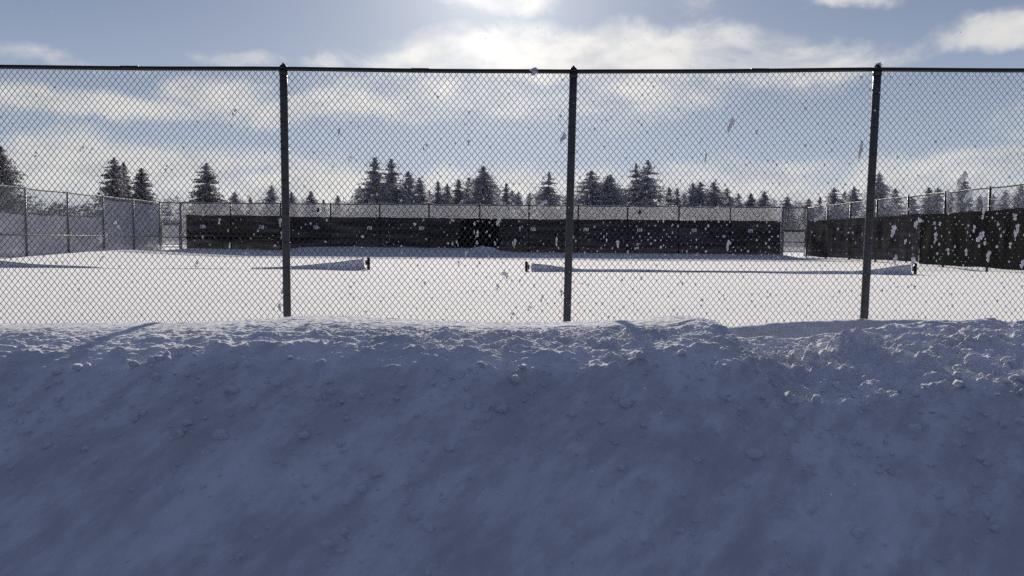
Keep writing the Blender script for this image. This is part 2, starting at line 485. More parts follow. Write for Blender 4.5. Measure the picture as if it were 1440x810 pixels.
# ---- the ploughed bank
CREST = [(-400, 462), (0, 462), (60, 461), (170, 461), (260, 460), (330, 456), (400, 451), (470, 452), (600, 458), (700, 461), (790, 460), (900, 457),
         (985, 449), (1006, 452), (1022, 470), (1050, 476), (1120, 474), (1180, 468), (1215, 462), (1260, 457), (1320, 450), (1400, 450), (1440, 452), (1900, 455)]
YC = 4.7
cz = [(at(px, py, YC).x, at(px, py, YC).z) for px, py in CREST]
zr = [(at(px, py, 5.7).x, at(px, py, 5.7).z) for px, py in ((1000, 466), (1030, 461), (1060, 457), (1100, 453), (1160, 451), (1215, 449), (1260, 450), (1320, 450), (1440, 452), (1900, 455))]
def bank_h(x, y):
    cr = np.interp(x, [c[0] for c in cz], [c[1] for c in cz])
    right = sstep(1.0, 1.5, x)
    yy = y + 0.10 * fbm(x, x * 0 + 3.3, 0.9, 3, 21)              # wander of the crest line
    pL = np.interp(yy, [1.4, 2.0, 2.5, 3.0, 3.6, 3.9, 4.1, 4.4, 4.7, 5.0, 5.6, 6.3, 7.2, 8.5],
                   [-1.50, -1.42, -1.26, -0.88, -0.345, -0.128, -0.060, -0.014, 0, 0.0, -0.08, -0.30, -0.65, -1.2])
    pR = np.interp(yy, [1.4, 2.0, 2.5, 3.0, 3.5, 3.75, 4.1, 4.4, 4.7, 5.0, 5.6, 6.3, 7.2, 8.5],
                   [-1.45, -1.37, -1.16, -0.76, -0.37, -0.20, -0.115, -0.055, 0, -0.08, -0.20, -0.30, -0.65, -1.2])
    h = cr + pL * (1 - right) + pR * right
    # second ridge behind the notch
    back = sstep(1.15, 1.55, x) * (1 - 0.25 * sstep(3.4, 4.4, x))
    zb = np.interp(x, [c[0] for c in zr], [c[1] for c in zr])
    ridge = zb + 0.012 * fbm(x, y, 4.0, 3, 25) - 0.62 * np.abs(y - 5.7) ** 1.15 * (y < 5.7) - 0.55 * np.abs(y - 5.7) ** 1.7 * (y >= 5.7)
    h = np.where(back > 0.02, np.maximum(h, ridge * back + (1 - back) * (h - 0.1)), h)
    # relief ---------------------------------------------------------
    face = 1 - sstep(4.55, 4.9, y)
    low = 1 - sstep(3.15, 3.85, y)
    rough = sstep(-3.2, -0.4, x) * 0.45 + 0.30 + sstep(0.8, 1.8, x) * 0.55
    wx = x + 0.05 * fbm(x, y, 3.0, 2, 5); wy = y + 0.05 * fbm(x, y, 3.0, 2, 8)
    chunks = billow(wx, wy * 1.25, 4.2, 4, 30, 0.55)
    top = sstep(4.35, 4.7, y) * (1 - 0.5 * sstep(0.8, 1.8, x))
    band = sstep(3.55, 3.85, y) * (1 - sstep(4.4, 4.75, y))
    h = h + face * (0.30 + 0.70 * sstep(3.55, 3.8, y)) * (1 - low) * (1 - 0.75 * top) * rough * 0.034 * chunks
    patch = sstep(0.02, 0.30, fbm(x, y, 1.7, 3, 71))
    h = h + face * (0.25 + 0.75 * sstep(3.55, 3.8, y)) * (1 - low * 0.9) * (1 - 0.7 * top) * rough * (0.35 + patch) * 0.020 * billow(wx, wy, 13.0, 3, 34, 0.6)
    h = h + face * 0.022 * fbm(x, y, 1.8, 3, 50) + 0.012 * fbm(x, y, 5.0, 3, 55) * (0.4 + 0.6 * face) * (1 - 0.5 * top)
    # crusty lumps of the lit band, drawn out sideways
    q = 0.40 + 0.80 * sstep(-0.15, 0.3, fbm(x, y, 0.9, 2, 141))
    lumps = (0.012 + 0.008 * sstep(0.8, 1.8, x)) * billow(wx * 0.8, wy * 1.25, 8.5, 4, 142, 0.6) + 0.010 * fbm(wx * 0.6, wy, 24.0, 3, 146, 0.6)
    h = h + band * q * (0.8 + 0.4 * sstep(0.8, 1.8, x)) * lumps
    h = h + face * (1 - band) * (0.013 * fbm(x, y, 4.0, 2, 161) + 0.010 * fbm(x, y, 9.0, 3, 163) + 0.0045 * fbm(x, y, 22.0, 3, 167, 0.65))
    h = h + face * 0.0030 * fbm(x, y, 50.0, 2, 171, 0.7) * (1 - 0.5 * low)
    # wind-combed texture on the crest
    h = h + 0.0055 * fbm(x * 0.45, y, 20.0, 4, 58, 0.6) * (1 - 0.85 * low)
    h = h + 0.0030 * fbm(x, y, 42.0, 3, 62, 0.6) * (1 - 0.75 * low)
    # soft diagonal drift forms low down
    u = x * 0.80 + y * 0.60; v = -x * 0.60 + y * 0.80
    h = h + low * (0.040 * fbm(u, v * 2.2, 1.2, 2, 66) + 0.014 * fbm(u, v * 1.5, 5.0, 2, 68))
    return h
xs = np.linspace(-4.7, 4.9, 1750)
ys = np.concatenate([np.linspace(1.5, 2.6, 40)[:-1], np.linspace(2.6, 5.2, 500)[:-1], np.linspace(5.2, 8.3, 120)])
X, Y = np.meshgrid(xs, ys)
Z = bank_h(X, Y)
# lumps that rolled down the face
r = np.random.default_rng(3)
def lump(x0, y0, rad, hh):
    i0, i1 = np.searchsorted(xs, [x0 - rad * 1.6, x0 + rad * 1.6]); j0, j1 = np.searchsorted(ys, [y0 - rad * 1.6, y0 + rad * 1.6])
    if i1 <= i0 or j1 <= j0: return
    xx = X[j0:j1, i0:i1] - x0; yy = Y[j0:j1, i0:i1] - y0
    an = np.arctan2(yy, xx)
    rr = rad * (1 + 0.18 * np.sin(an * 2 + x0 * 40) + 0.10 * np.sin(an * 3 + y0 * 50))
    d = np.sqrt(xx ** 2 + yy ** 2) / rr
    bump = np.clip(1 - d ** 2, 0, 1) ** 0.75 * hh
    Z[j0:j1, i0:i1] += bump
for k in range(160):
    x0 = r.uniform(-4.3, 4.5); y0 = 3.1 + 1.25 * r.random() ** 0.8
    if r.random() < 0.55 and x0 < -0.3: continue
    rad = 0.010 + 0.028 * r.random() ** 2.2
    lump(x0, y0, rad, rad * r.uniform(0.5, 0.95))
for k in range(26):
    x0 = r.uniform(-3.6, 3.8); y0 = r.uniform(2.7, 3.7)
    rad = 0.03 + 0.03 * r.random(); lump(x0, y0, rad, rad * 0.35)
# a few that the photo shows, at their places on the face: (x, y, radius, height)
for (x0, y0, rad, hh) in [(-0.36, 2.98, 0.07, 0.035), (-0.95, 3.95, 0.028, 0.03), (-0.48, 3.92, 0.03, 0.03), (-0.10, 3.9, 0.026, 0.028),
                          (0.10, 3.86, 0.034, 0.035), (-0.85, 3.98, 0.02, 0.02), (-1.75, 4.02, 0.018, 0.02), (-2.1, 3.9, 0.03, 0.024), (-2.55, 3.86, 0.025, 0.02),
                          (1.88, 4.42, 0.13, 0.075), (1.62, 4.25, 0.05, 0.04), (1.02, 3.86, 0.035, 0.035), (0.50, 3.88, 0.028, 0.03), (0.55, 4.22, 0.03, 0.03), (-0.93, 3.35, 0.05, 0.03)]:
    lump(x0, y0, rad, hh)
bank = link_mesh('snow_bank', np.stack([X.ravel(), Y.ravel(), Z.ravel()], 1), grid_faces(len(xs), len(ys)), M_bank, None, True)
tag(bank, 'tall ploughed snowbank in blue shade with a lumpy sunlit crest in front of the fence', 'snowbank', kind='structure')

def loose_crumbs():
    import bmesh
    bm = bmesh.new(); bmesh.ops.create_icosphere(bm, subdivisions=2, radius=1.0)
    iv = np.array([x.co[:] for x in bm.verts]); fi = np.array([[q.index for q in p.verts] for p in bm.faces]); bm.free()
    rr = np.random.default_rng(77); V = []; Fc = []; n = 0
    N = 2200
    cx = rr.uniform(-4.2, 4.3, N); cy = 2.7 + 1.28 * rr.beta(2.0, 1.4, N)
    keep = rr.random(N) < (0.35 + 0.65 * sstep(-2.0, 0.5, cx)) * np.clip(0.6 + 1.6 * fbm(cx, cy, 1.3, 2, 181), 0.12, 1)
    cx, cy = cx[keep], cy[keep]
    ex = rr.uniform(-3.6, 4.0, 520); ey = 3.45 + 0.52 * rr.random(520) + 0.06 * np.sin(ex * 3)
    nb_ = len(cx); cx = np.concatenate([cx, ex]); cy = np.concatenate([cy, ey])
    hz = bank_h(cx, cy)
    for i in range(len(cx)):
        rad = 0.0035 + 0.007 * rr.random() + 0.020 * rr.random() ** 9
        o = rr.uniform(0, 60)
        v = iv * (1 + 0.60 * gnoise(iv[:, 0] * 1.5 + o, iv[:, 1] * 1.3 + iv[:, 2] + o, 191) + 0.30 * gnoise(iv[:, 0] * 3.5 + o, iv[:, 2] * 3.5 + iv[:, 1] * 2, 192))[:, None]
        v = v * np.array([rr.uniform(.8, 1.4), rr.uniform(.8, 1.3), rr.uniform(.6, .95)]) * rad + np.array([cx[i], cy[i], hz[i] + rad * (0.35 if i < nb_ else 0.7)])
        V.append(v); Fc.append(fi + n); n += len(v)
    o = link_mesh('snow_chunks', np.concatenate(V), np.concatenate(Fc), M_chunk, None, True)
    tag(o, 'loose crumbs of snow that rolled down the face of the bank', 'snow crumbs', kind='stuff')
loose_crumbs()

# the bank carries on to both sides, outside the picture
def side_bank(x0, x1, nx):
    xs2 = np.linspace(x0, x1, nx); ys2 = np.linspace(1.5, 8.3, 120)
    XX, YY = np.meshgrid(xs2, ys2)
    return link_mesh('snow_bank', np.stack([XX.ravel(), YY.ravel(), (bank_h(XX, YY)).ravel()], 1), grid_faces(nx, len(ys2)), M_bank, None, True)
for a, b, lab in ((-16, -4.7, 'rest of the snowbank running on to the left'), (4.9, 16, 'rest of the snowbank running on to the right')):
    o = side_bank(a, b, 260); tag(o, lab, 'snowbank', kind='structure')

# ------------------------------------------------------------------ chain link builder
def chain_link(name, mat, parent, x0, x1, ztop, zbot, dx, dv, rad, frame, sides=3, sub=True, wob=0.003, amp=0.003, ztop_fn=None):
    """woven wires in the local (u, z) plane; frame(u, w, z) -> world arrays"""
    nw = int((x1 - x0) / dx) + 1
    nj = int((ztop - zbot) / (dv / 2)) + 1
    k = np.arange(nw)[:, None]; j = np.arange(nj)[None, :]
    s = np.where((j + k) % 2 == 0, 1.0, -1.0)
    if sub:
        # three points a half-cell: knot (rounded) and slanted middle
        fr = np.array([-0.17, 0.17])
        U = []; Zz = []; D = []
        for jj in range(nj):
            sj = s[:, jj]
            for q, f_ in enumerate(fr):
                U.append(x0 + k[:, 0] * dx + sj * dx * (0.5 * (1 - 2 * 0.17) + 0.035)); Zz.append(np.full(nw, ztop - (jj + f_ * 0.75) * dv / 2)); D.append(sj * amp * (1 if q else -1))
        U = np.stack(U, 1); Zz = np.stack(Zz, 1); D = np.stack(D, 1)
    else:
        U = x0 + k * dx + s * dx * 0.5; Zz = ztop - j * dv / 2 + 0 * U; D = 0 * U
    if ztop_fn is not None:
        Zz = Zz + ztop_fn(U)
    U2 = U + wob * fbm(U, Zz, 1.5, 3, 80) * 3; Z2 = Zz + wob * fbm(U, Zz, 1.3, 3, 85) * 3
    D2 = D + 0.02 * fbm(U, Zz, 0.7, 2, 88) * (1 if sub else 0)
    nP = U.shape[1]
    tu = np.gradient(U2, axis=1); tz = np.gradient(Z2, axis=1); L = np.sqrt(tu ** 2 + tz ** 2) + 1e-9
    nu = -tz / L; nz = tu / L
    rings = []
    for q in range(sides):
        a = 2 * np.pi * q / sides + 0.3
        rings.append(np.stack(frame(U2 + nu * rad * np.cos(a), D2 + rad * np.sin(a), Z2 + nz * rad * np.cos(a)), -1))
    V = np.stack(rings, 2)          # wires, points, sides, 3
    idx = np.arange(nw * nP * sides).reshape(nw, nP, sides)
    F_ = []
    for q in range(sides):
        q2 = (q + 1) % sides
        F_.append(np.stack([idx[:, :-1, q], idx[:, :-1, q2], idx[:, 1:, q2], idx[:, 1:, q]], -1).reshape(-1, 4))
    return link_mesh(name, V.reshape(-1, 3), np.concatenate(F_), mat, parent, True), U2, Z2, D2

# ------------------------------------------------------------------ near fence
YF = 8.2
fence = empty('chain_link_fence', (0, YF, 0))
tag(fence, 'tall black chain link fence with three posts rising behind the snowbank', 'fence')
# posts in the photo: (top x, top y, bottom x, bottom y)
POSTS = [(-34, 92, -22, 470), (398.5, 95, 404, 452), (806.5, 99, 797, 460), (1234, 96, 1215, 450), (1660, 97, 1640, 450)]
tops = []
for i, (tx, ty, bx, by) in enumerate(POSTS):
    T = at(tx, ty, YF); B = at(bx, by, YF)
    tops.append(T)
    d = (B - T).normalized()
    B2 = T + d * ((T.z + 0.5) / -d.z)
    T0 = T - Vector((0, YF, 0)); B0 = B2 - Vector((0, YF, 0))
    mb = MB()
    n = 14
    mb.tube([T0.lerp(B0, j / (n - 1)) - Vector((0, 0, 0.02 if j == 0 else 0)) for j in range(n)], 0.0395, 20)
    p = mb.build('post', M_post, fence, True)
    # loop cap: sleeve, dome and knob, the rail runs through it
    c = MB()
    for z0, z1, r0, r1 in ((-0.075, -0.012, 0.0435, 0.0435), (-0.012, 0.018, 0.0435, 0.034), (0.018, 0.034, 0.034, 0.016), (0.034, 0.046, 0.013, 0.010)):
        c.tube([T0 + Vector((0, 0, z0)), T0 + Vector((0, 0, z1))], [r0, r1], 16)
    cp = c.build('post_cap', M_rail, p, True)
    # tie wires
    nt = 9
    for q in range(nt):
        f = 0.08 + 0.83 * q / nt + 0.01 * math.sin(q * 5 + i)
        cen = T0.lerp(B0, f)
        tilt = random.uniform(-0.10, 0.22)
        tw = MB()
        pts = [cen + Vector((math.cos(a) * 0.043, math.sin(a) * 0.043, math.cos(a) * 0.043 * tilt)) for a in [2 * math.pi * s_ / 20 for s_ in range(21)]]
        pts = [pts[0] + Vector((0.012, 0.04, 0))] + pts[5:16] + [pts[10] + Vector((-0.012, 0.045, 0))]
        pts = [cen + Vector((math.cos(a) * 0.0425, math.sin(a) * 0.0425, math.cos(a) * 0.0425 * tilt)) for a in np.linspace(math.pi * -1.15, math.pi * 0.15, 16)]
        tw.tube(pts, 0.0028, 6)
        tw.build('tie_wire', M_tie, p, True)
# top rail through the caps, with slight sag
def railz(x):
    xsx = [t.x for t in tops]; zsz = [t.z for t in tops]
    xs_ = [-30] + xsx + [30]; zs_ = [zsz[0] + 0.0] + zsz + [zsz[-1]]
    return np.interp(x, xs_, zs_)
mb = MB()
pts = []
for x in np.arange(-12.5, 12.6, 0.25):
    ph = (x - tops[1].x) / (tops[2].x - tops[1].x)
    pts.append((x, 0, float(railz(x)) - 0.012 - 0.006 * math.sin(math.pi * (ph % 1.0)) ** 2))
mb.tube(pts, 0.0215, 14)
# swaged rail joints
rail = mb.build('top_rail', M_rail, fence, True)
for x in (-3.9, -0.95, 2.5):
    s_ = MB(); z = float(railz(x)) - 0.015
    s_.tube([(x - 0.09, 0, z), (x + 0.09, 0, z)], 0.0235, 14)
    s_.build('rail_sleeve', M_rail, rail, True)
for x in (-9.0, 9.2):   # posts beyond the picture keep the fence standing from a step aside
    z = float(railz(x))
    mb = MB(); mb.tube([(x, 0, z - 0.01), (x, 0, -0.5)], 0.0395, 20); mb.build('post', M_post, fence, True)
zt = float(railz(0))
def nearframe(u, w, z):
    return u, 0.050 + w, z
wm, KU, KZ, KD = chain_link('wire_mesh', M_wire, fence, -12.2, 12.2, zt - 0.012, -0.42, 0.0311, 0.0765, 0.0028, nearframe, 4, True, 0.0022, 0.0032,
                            ztop_fn=lambda u: railz(u) - zt)

# ------------------------------------------------------------------ snow caught in the near fence
def ico(sub=2):
    import bmesh
    bm = bmesh.new(); bmesh.ops.create_icosphere(bm, subdivisions=sub, radius=1.0)
    v = np.array([x.co[:] for x in bm.verts]); f = np.array([[q.index for q in p.verts] for p in bm.faces])
    bm.free(); return v, f
ICO_V, ICO_F = ico(2)
ICO1_V, ICO1_F = ico(1)

def clump_mesh(w, h, seed, lean):
    rr = np.random.default_rng(seed)
    V = []; Fc = []; n = 0
    k = 3 if h > 0.05 else 2
    for i in range(k):
        f = i / max(k - 1, 1)
        c = np.array([lean * (0.5 - f) * w * 1.3 + rr.uniform(-.12, .12) * w, rr.uniform(-.004, .004), (0.5 - f) * h * 0.75])
        s = np.array([w * (0.50 - 0.22 * f) * rr.uniform(.8, 1.15), 0.013 * rr.uniform(.8, 1.3), h * 0.36 * rr.uniform(.8, 1.15)])
        v = ICO_V.copy()
        off = rr.uniform(0, 50)
        dsp = 1 + 0.65 * gnoise(v[:, 0] * 2.3 + off, v[:, 2] * 2.3 + off, 91) + 0.42 * gnoise(v[:, 0] * 4.5 + off, v[:, 2] * 4.5 + v[:, 1] * 3, 92)
        v = v * dsp[:, None] * s + c
        V.append(v); Fc.append(ICO_F + n); n += len(v)
    return np.concatenate(V), np.concatenate(Fc)

# (photo x, y, width px, height px, lean, where)
DARK_R = 'against the black right-hand windscreen'
CL = [
 (1256, 325, 9, 17, .3, 'broad jagged', 'just right of the right post against the black windscreen'),
 (1290, 313, 8, 12, .8, 'leaning diamond shaped', 'high against the black windscreen two bays from the corner'),
 (1316, 333, 5, 12, .1, 'slim upright', 'against the windscreen beside a crooked pair of crumbs'),
 (1314, 314, 4, 4, .1, 'small round', 'left one of a close pair above the slim upright clump'),
 (1322, 315, 4, 5, .1, 'small round', 'right one of a close pair above the slim upright clump'),
 (1370, 322, 5, 9, .2, 'hooked', 'above the largest leaning clump on the right'),
 (1378, 333, 10, 15, .8, 'largest leaning', 'in the middle of the rightmost black windscreen'),
 (1385, 342, 6, 5, 0, 'short flat', 'at the lower right of the largest leaning clump'),
 (1333, 353, 5, 8, -.2, 'little pointed', 'low on the black windscreen left of centre'),
 (1359, 355, 4, 10, .1, 'thin hanging', 'low on the black windscreen below the largest leaning clump'),
 (1390, 360, 8, 17, .2, 'long tapering', 'near the snow line on the right'),
 (1427, 305, 9, 9, -.2, 'chunky square', 'at the top edge of the rightmost windscreen'),
 (1430, 324, 8, 18, .5, 'long curved', 'near the right end of the fence'),
 (1421, 345, 5, 9, 0, 'stubby upright', 'below the long curved clump'),
 (1382, 305, 5, 6, .2, 'small knobbly', 'at the top edge of the black windscreen'),
 (1284, 369, 8, 14, .1, 'upright crumbly', 'in front of the end of the snowy net'),
 (1259, 366, 7, 15, .4, 'tall leaning', 'at the foot of the right windscreen'),
 (1273, 340, 5, 7, .1, 'small squarish', 'beside a far post on the right'),
 (1438, 371, 7, 11, .5, 'ragged', 'low beside the right edge'),
 (1353, 252, 12, 20, .9, 'wide grey slanting', 'over the tree tops on the right'),
 (1333, 275, 7, 15, .1, 'grey upright', 'just above the side fence rail on the right'),
 (1361, 276, 9, 18, .8, 'long grey slanting', 'crossing the side fence rail'),
 (1385, 290, 7, 22, .3, 'chained', 'hanging in a string above the right windscreen'),
 (1246, 287, 5, 10, .3, 'small grey', 'just right of the right post at the far rail'),
 (1210, 212, 7, 24, .5, 'long pale streak of', 'in the sky just left of the right post'),
 (634, 311, 4, 7, .7, 'small slanting', 'left of the dark screen patch'),
 (672, 329, 6, 9, 0, 'bright chunky', 'in the middle of the dark screen patch'),
 (643, 342, 4, 9, -.4, 'curved', 'at the left foot of the dark screen patch'),
 (655, 357, 5, 7, 0, 'squarish', 'in front of the shaded snow heap'),
 (701, 311, 8, 12, .4, 'forked', 'at the top right corner of the dark screen patch'),
 (724, 342, 5, 12, .2, 'double', 'right of the dark screen patch'),
 (731, 322, 4, 6, 0, 'small bright', 'close to a white label on the far windscreen'),
 (783, 340, 5, 13, .1, 'tall narrow', 'against the far windscreen just left of the middle post'),
 (869, 343, 7, 11, -.1, 'shield shaped', 'against the far windscreen right of the middle post'),
 (897, 346, 4, 8, -.3, 'thin bent', 'next to the shield shaped clump'),
 (1024, 345, 6, 15, .1, 'tall tapering', 'against the far windscreen on its right half'),
 (763, 287, 12, 10, .8, 'grey straggling', 'at the far fence rail left of the middle post'),
 (394, 313, 6, 12, -.1, 'pale rounded', 'touching the left post on its left'),
 (396, 329, 4, 8, 0, 'small pale', 'lower one touching the left post'),
 (142, 338, 9, 9, .2, 'bright crumbly', 'against the pale left windscreen'),
 (164, 316, 8, 8, -.6, 'pale bent', 'high against the pale left windscreen'),
 (150, 334, 5, 8, -.2, 'small bright', 'right beside the bright crumbly clump'),
 (308, 311, 5, 9, .2, 'curled', 'on the left half of the far windscreen'),
 (323, 345, 3, 8, 0, 'thin bright', 'low on the far windscreen near its left end'),
 (329, 158, 6, 9, .7, 'grey slanting', 'in the sky left of the left post'),
 (477, 186, 5, 10, .2, 'grey torn', 'in the sky right of the left post'),
 (598, 207, 7, 9, .7, 'grey slanting', 'over pale cloud midway between left and middle post'),
 (659, 201, 6, 7, .1, 'grey lumpy', 'in the sky midway between left and middle post'),
 (492, 223, 5, 7, .6, 'grey slanting', 'over cloud above a small far tree'),
 (787, 166, 6, 9, .7, 'grey slanting', 'in the sky left of the middle post'),
 (791, 195, 8, 13, .8, 'longer grey slanting', 'lower one beside the middle post'),
 (1027, 177, 9, 18, .6, 'large grey curled', 'in the sky between middle and right post'),
 (992, 223, 4, 13, .4, 'thin grey', 'in the sky above a double topped tree'),
 (986, 198, 5, 7, .5, 'small grey', 'above the thin grey one'),
 (1064, 186, 7, 6, 0, 'flat grey', 'in the sky right of the large curled one'),
 (51, 217, 4, 9, .4, 'small grey', 'in pale cloud near the left edge'),
 (115, 209, 6, 9, .7, 'small grey slanting', 'left one of two high near the left edge'),
 (128, 212, 4, 7, .5, 'small grey', 'right one of two high near the left edge'),
 (234, 236, 4, 9, .6, 'small grey slanting', 'beside the tree left of the left post'),
 (711, 387, 12, 9, -.3, 'wide grey', 'over the sunlit court left of the net post'),
 (700, 405, 6, 7, .3, 'grey', 'over the sunlit court below the wide grey one'),
 (762, 420, 5, 9, .5, 'grey slanting', 'over the sunlit court near the middle post'),
 (744, 434, 6, 8, .6, 'grey', 'low over the sunlit court near the bank'),
 (720, 444, 6, 9, .5, 'grey', 'lowest over the sunlit court'),
 (789, 412, 7, 8, 0, 'grey', 'touching the middle post on its left'),
 (398, 408, 5, 12, .6, 'grey slanting', 'touching the left post low down'),
 (393, 432, 7, 11, -.3, 'grey curled', 'just above the bank beside the left post'),
 (673, 372, 5, 9, .6, 'grey', 'over the court below the shaded snow heap'),
 (645, 371, 6, 8, 0, 'faint grey', 'over the court left of the net post'),
 (276, 372, 5, 9, .5, 'small grey', 'over the sunlit court on the left'),
 (143, 364, 6, 8, .6, 'grey', 'over the court near the left fence'),
]
for i, (px, py, w, h, lean, look, where) in enumerate(CL):
    P = at(px, py, YF + 0.045)
    w_, h_ = w * YF / F, h * YF / F
    v, f = clump_mesh(w_ * 0.64, h_ * 0.72, 500 + i, lean)
    o = link_mesh('snow_clump', v, f, M_clump, None, False, loc=P)
    tag(o, f'{look} snow clump, {where}', 'snow clump', 'snow clumps caught in the near fence mesh')
# snow on the rail and on the right post's cap
P = at(751, 101, YF - 0.01)
v, f = clump_mesh(0.10, 0.055, 901, 0); o = link_mesh('snow_clump', v * np.array([1, 2.2, 1]), f, M_clump, None, True, loc=P)
tag(o, 'small lump of snow sitting on the top rail left of the middle post', 'snow clump', 'snow clumps on top of the near fence')
P = at(1234, 93, YF)
v, f = clump_mesh(0.085, 0.05, 905, 0); o = link_mesh('snow_clump', v * np.array([1, 2.8, 1]), f, M_clump, None, True, loc=P)
tag(o, 'cap of snow on top of the right post', 'snow clump', 'snow clumps on top of the near fence')

# crumbs at the wire crossings
kn_u = KU[:, ::2].ravel(); kn_z = KZ[:, ::2].ravel()
r = np.random.default_rng(12)
OCT = np.array([[1, 0, 0], [-1, 0, 0], [0, 1, 0], [0, -1, 0], [0, 0, 1], [0, 0, -1.0]])
OCF = np.array([[0, 2, 4], [2, 1, 4], [1, 3, 4], [3, 0, 4], [2, 0, 5], [1, 2, 5], [3, 1, 5], [0, 3, 5]])
dn = 0.5 + 0.9 * fbm(kn_u, kn_z, 0.8, 3, 95)
prob = (0.125 + 0.12 * sstep(1.9, 1.0, kn_z)) * (0.45 + 0.8 * sstep(-2.8, 0.5, kn_u)) * np.clip(dn + 0.4, 0.1, 1.6)
# the thick dusting between the left and the middle post
prob = prob + 0.16 * np.exp(-(((kn_u + 0.30) / 0.42) ** 2 + ((kn_z - 0.97) / 0.28) ** 2)) + 0.10 * np.exp(-(((kn_u - 0.1) / 0.45) ** 2 + ((kn_z - 0.45) / 0.22) ** 2))
sel = np.where((r.random(len(kn_u)) < prob) & (kn_z > 0.0) & (np.abs(kn_u) < 8))[0]
V = []; Fc = []
for n, i in enumerate(sel):
    s = 0.0035 + 0.010 * r.random() ** 3.0
    sc = np.array([s * r.uniform(.7, 1.2), s * .9, s * r.uniform(.8, 1.9)])
    base = OCT * (1 + 0.25 * r.standard_normal((6, 1)))
    V.append(base * sc + np.array([kn_u[i] + r.normal(0, .004), YF + 0.046, kn_z[i] + r.normal(0, .005)])); Fc.append(OCF + n * 6)
o = link_mesh('snow_crumbs', np.concatenate(V), np.concatenate(Fc), M_clump, None, True)
tag(o, 'fine crumbs of snow clinging to the wire crossings of the near fence', 'snow crumbs', kind='stuff')
# snowflakes drifting in the air
V = []; Fc = []
for n in range(1000):
    y = r.uniform(2.6, 7.9); x = r.uniform(-0.72, 0.72) * y * 1.1; z = EYE + y * r.uniform(-0.42, 0.34)
    if z < bank_h(np.array([x]), np.array([y]))[0] + 0.02: continue
    s = r.uniform(0.0012, 0.0030) * (0.5 + y / 7)
    V.append(OCT * s * (1 + 0.3 * r.standard_normal((6, 1))) + np.array([x, y, z])); Fc.append(OCF + (len(V) - 1) * 6)
o = link_mesh('snowflakes', np.concatenate(V), np.concatenate(Fc), M_flake, None, False)
tag(o, 'tiny sunlit snowflakes drifting in the air above the bank', 'snowflakes', kind='stuff')

# ------------------------------------------------------------------ far and side fences of the courts
YB = 48.0
XL, XR = -21.2, 17.7           # planes of the side fences
ZT = 3.07
GXL, GXR = -19.85, 16.35       # inner gate posts
def far_post(parent, x, y, top, mat=None, rad=0.045):
    mb = MB(); mb.tube([(x, y, top + 0.02), (x, y, -0.2)], rad, 10)
    mb.tube([(x, y, top + 0.02), (x, y, top + 0.075)], [rad * 1.1, rad * 0.35], 10)
    return mb.build('post', mat or M_farpost, parent, True)

def cloth(name, mat, parent, p0, p1, top, bot, wave=0.05, seed=0, ragtop=0.02, ragbot=0.05, n=None, side=(0, -1)):
    """windscreen cloth hung between two ground points"""
    L = math.dist(p0, p1); n = n or int(L / 0.12)
    u = np.linspace(0, 1, n); m = 9
    vx = p0[0] + (p1[0] - p0[0]) * u; vy = p0[1] + (p1[1] - p0[1]) * u
    tz = top + ragtop * fbm(u * L, u * 0 + seed, 0.5, 3, 100 + seed) - 0.018 * np.abs(np.sin(u * L * math.pi / 3.05))
    bz = bot + ragbot * fbm(u * L, u * 0 + seed, 0.35, 3, 110 + seed)
    V = []
    for j in range(m):
        f = j / (m - 1)
        z = tz + (bz - tz) * f
        d = wave * fbm(u * L, u * 0 + f * 1.4 + seed, 0.9, 3, 120) * (0.3 + math.sin(f * math.pi)) + 0.055
        V.append(np.stack([vx + side[0] * d, vy + side[1] * d, z], 1))
    return link_mesh(name, np.concatenate(V), grid_faces(n, m), mat, parent, True)

# far fence -----------------------------------------------------------
ff = empty('court_fence', (0, 0, 0)); ff.location = (0, YB, 0)
tag(ff, 'long chain link fence hung with black windscreens across the far side of the courts', 'fence')
O = -YB
fx = [255, 325, 395, 465, 534, 603, 674, 743, 812, 881, 953, 1025, 1098]
fpx = [(p - 720) * YB / F for p in fx]
for i, x in enumerate(fpx):
    far_post(ff, x, 0, ZT, M_farpost if 0 < i < 12 else M_farpost_frost, 0.045 if 0 < i < 12 else 0.075)
mb = MB(); mb.tube([(x, 0, ZT + 0.01 * math.sin(x * 2.1)) for x in np.arange(fpx[0], fpx[-1] + 0.1, 0.5)], 0.035, 8)
mb.build('top_rail', M_farrail, ff, True)
mb = MB(); mb.tube([(fpx[0], 0.0, 1.02), (fpx[-1], 0.0, 1.02)], 0.03, 8); mb.build('middle_rail', M_farpost, ff, True)
chain_link('wire_mesh', M_farwire_thick, ff, fpx[0] + 0.04, fpx[-1] - 0.04, ZT - 0.02, 0.05, 0.0311, 0.0765, 0.0100, lambda u, w, z: (u, w + 0.045, z), 3, False, 0.002)
xa, xb, xc = fpx[0] + 0.35, (395 - 720) * YB / F, fpx[-1] - 0.1
w1 = cloth('windscreen', M_screen_thin, ff, (xa, 0), (xb + 0.01, 0), 2.36, 0.20, 0.06, 1)
w1['label'] = 'worn brownish windscreen section with horizontal bars showing through'
w2 = cloth('windscreen', M_screen, ff, (xb + 0.03, 0), (fpx[6] - 1.05, 0), 2.30, 0.30, 0.07, 2, 0.03, 0.10)
w2['label'] = 'black windscreen section rising out of a long shaded drift'
w3 = cloth('windscreen', M_screen, ff, (fpx[6] - 1.02, 0), (xc, 0), 2.28, 0.22, 0.06, 3, 0.02, 0.05)
w3['label'] = 'black windscreen section with an even straight hem'
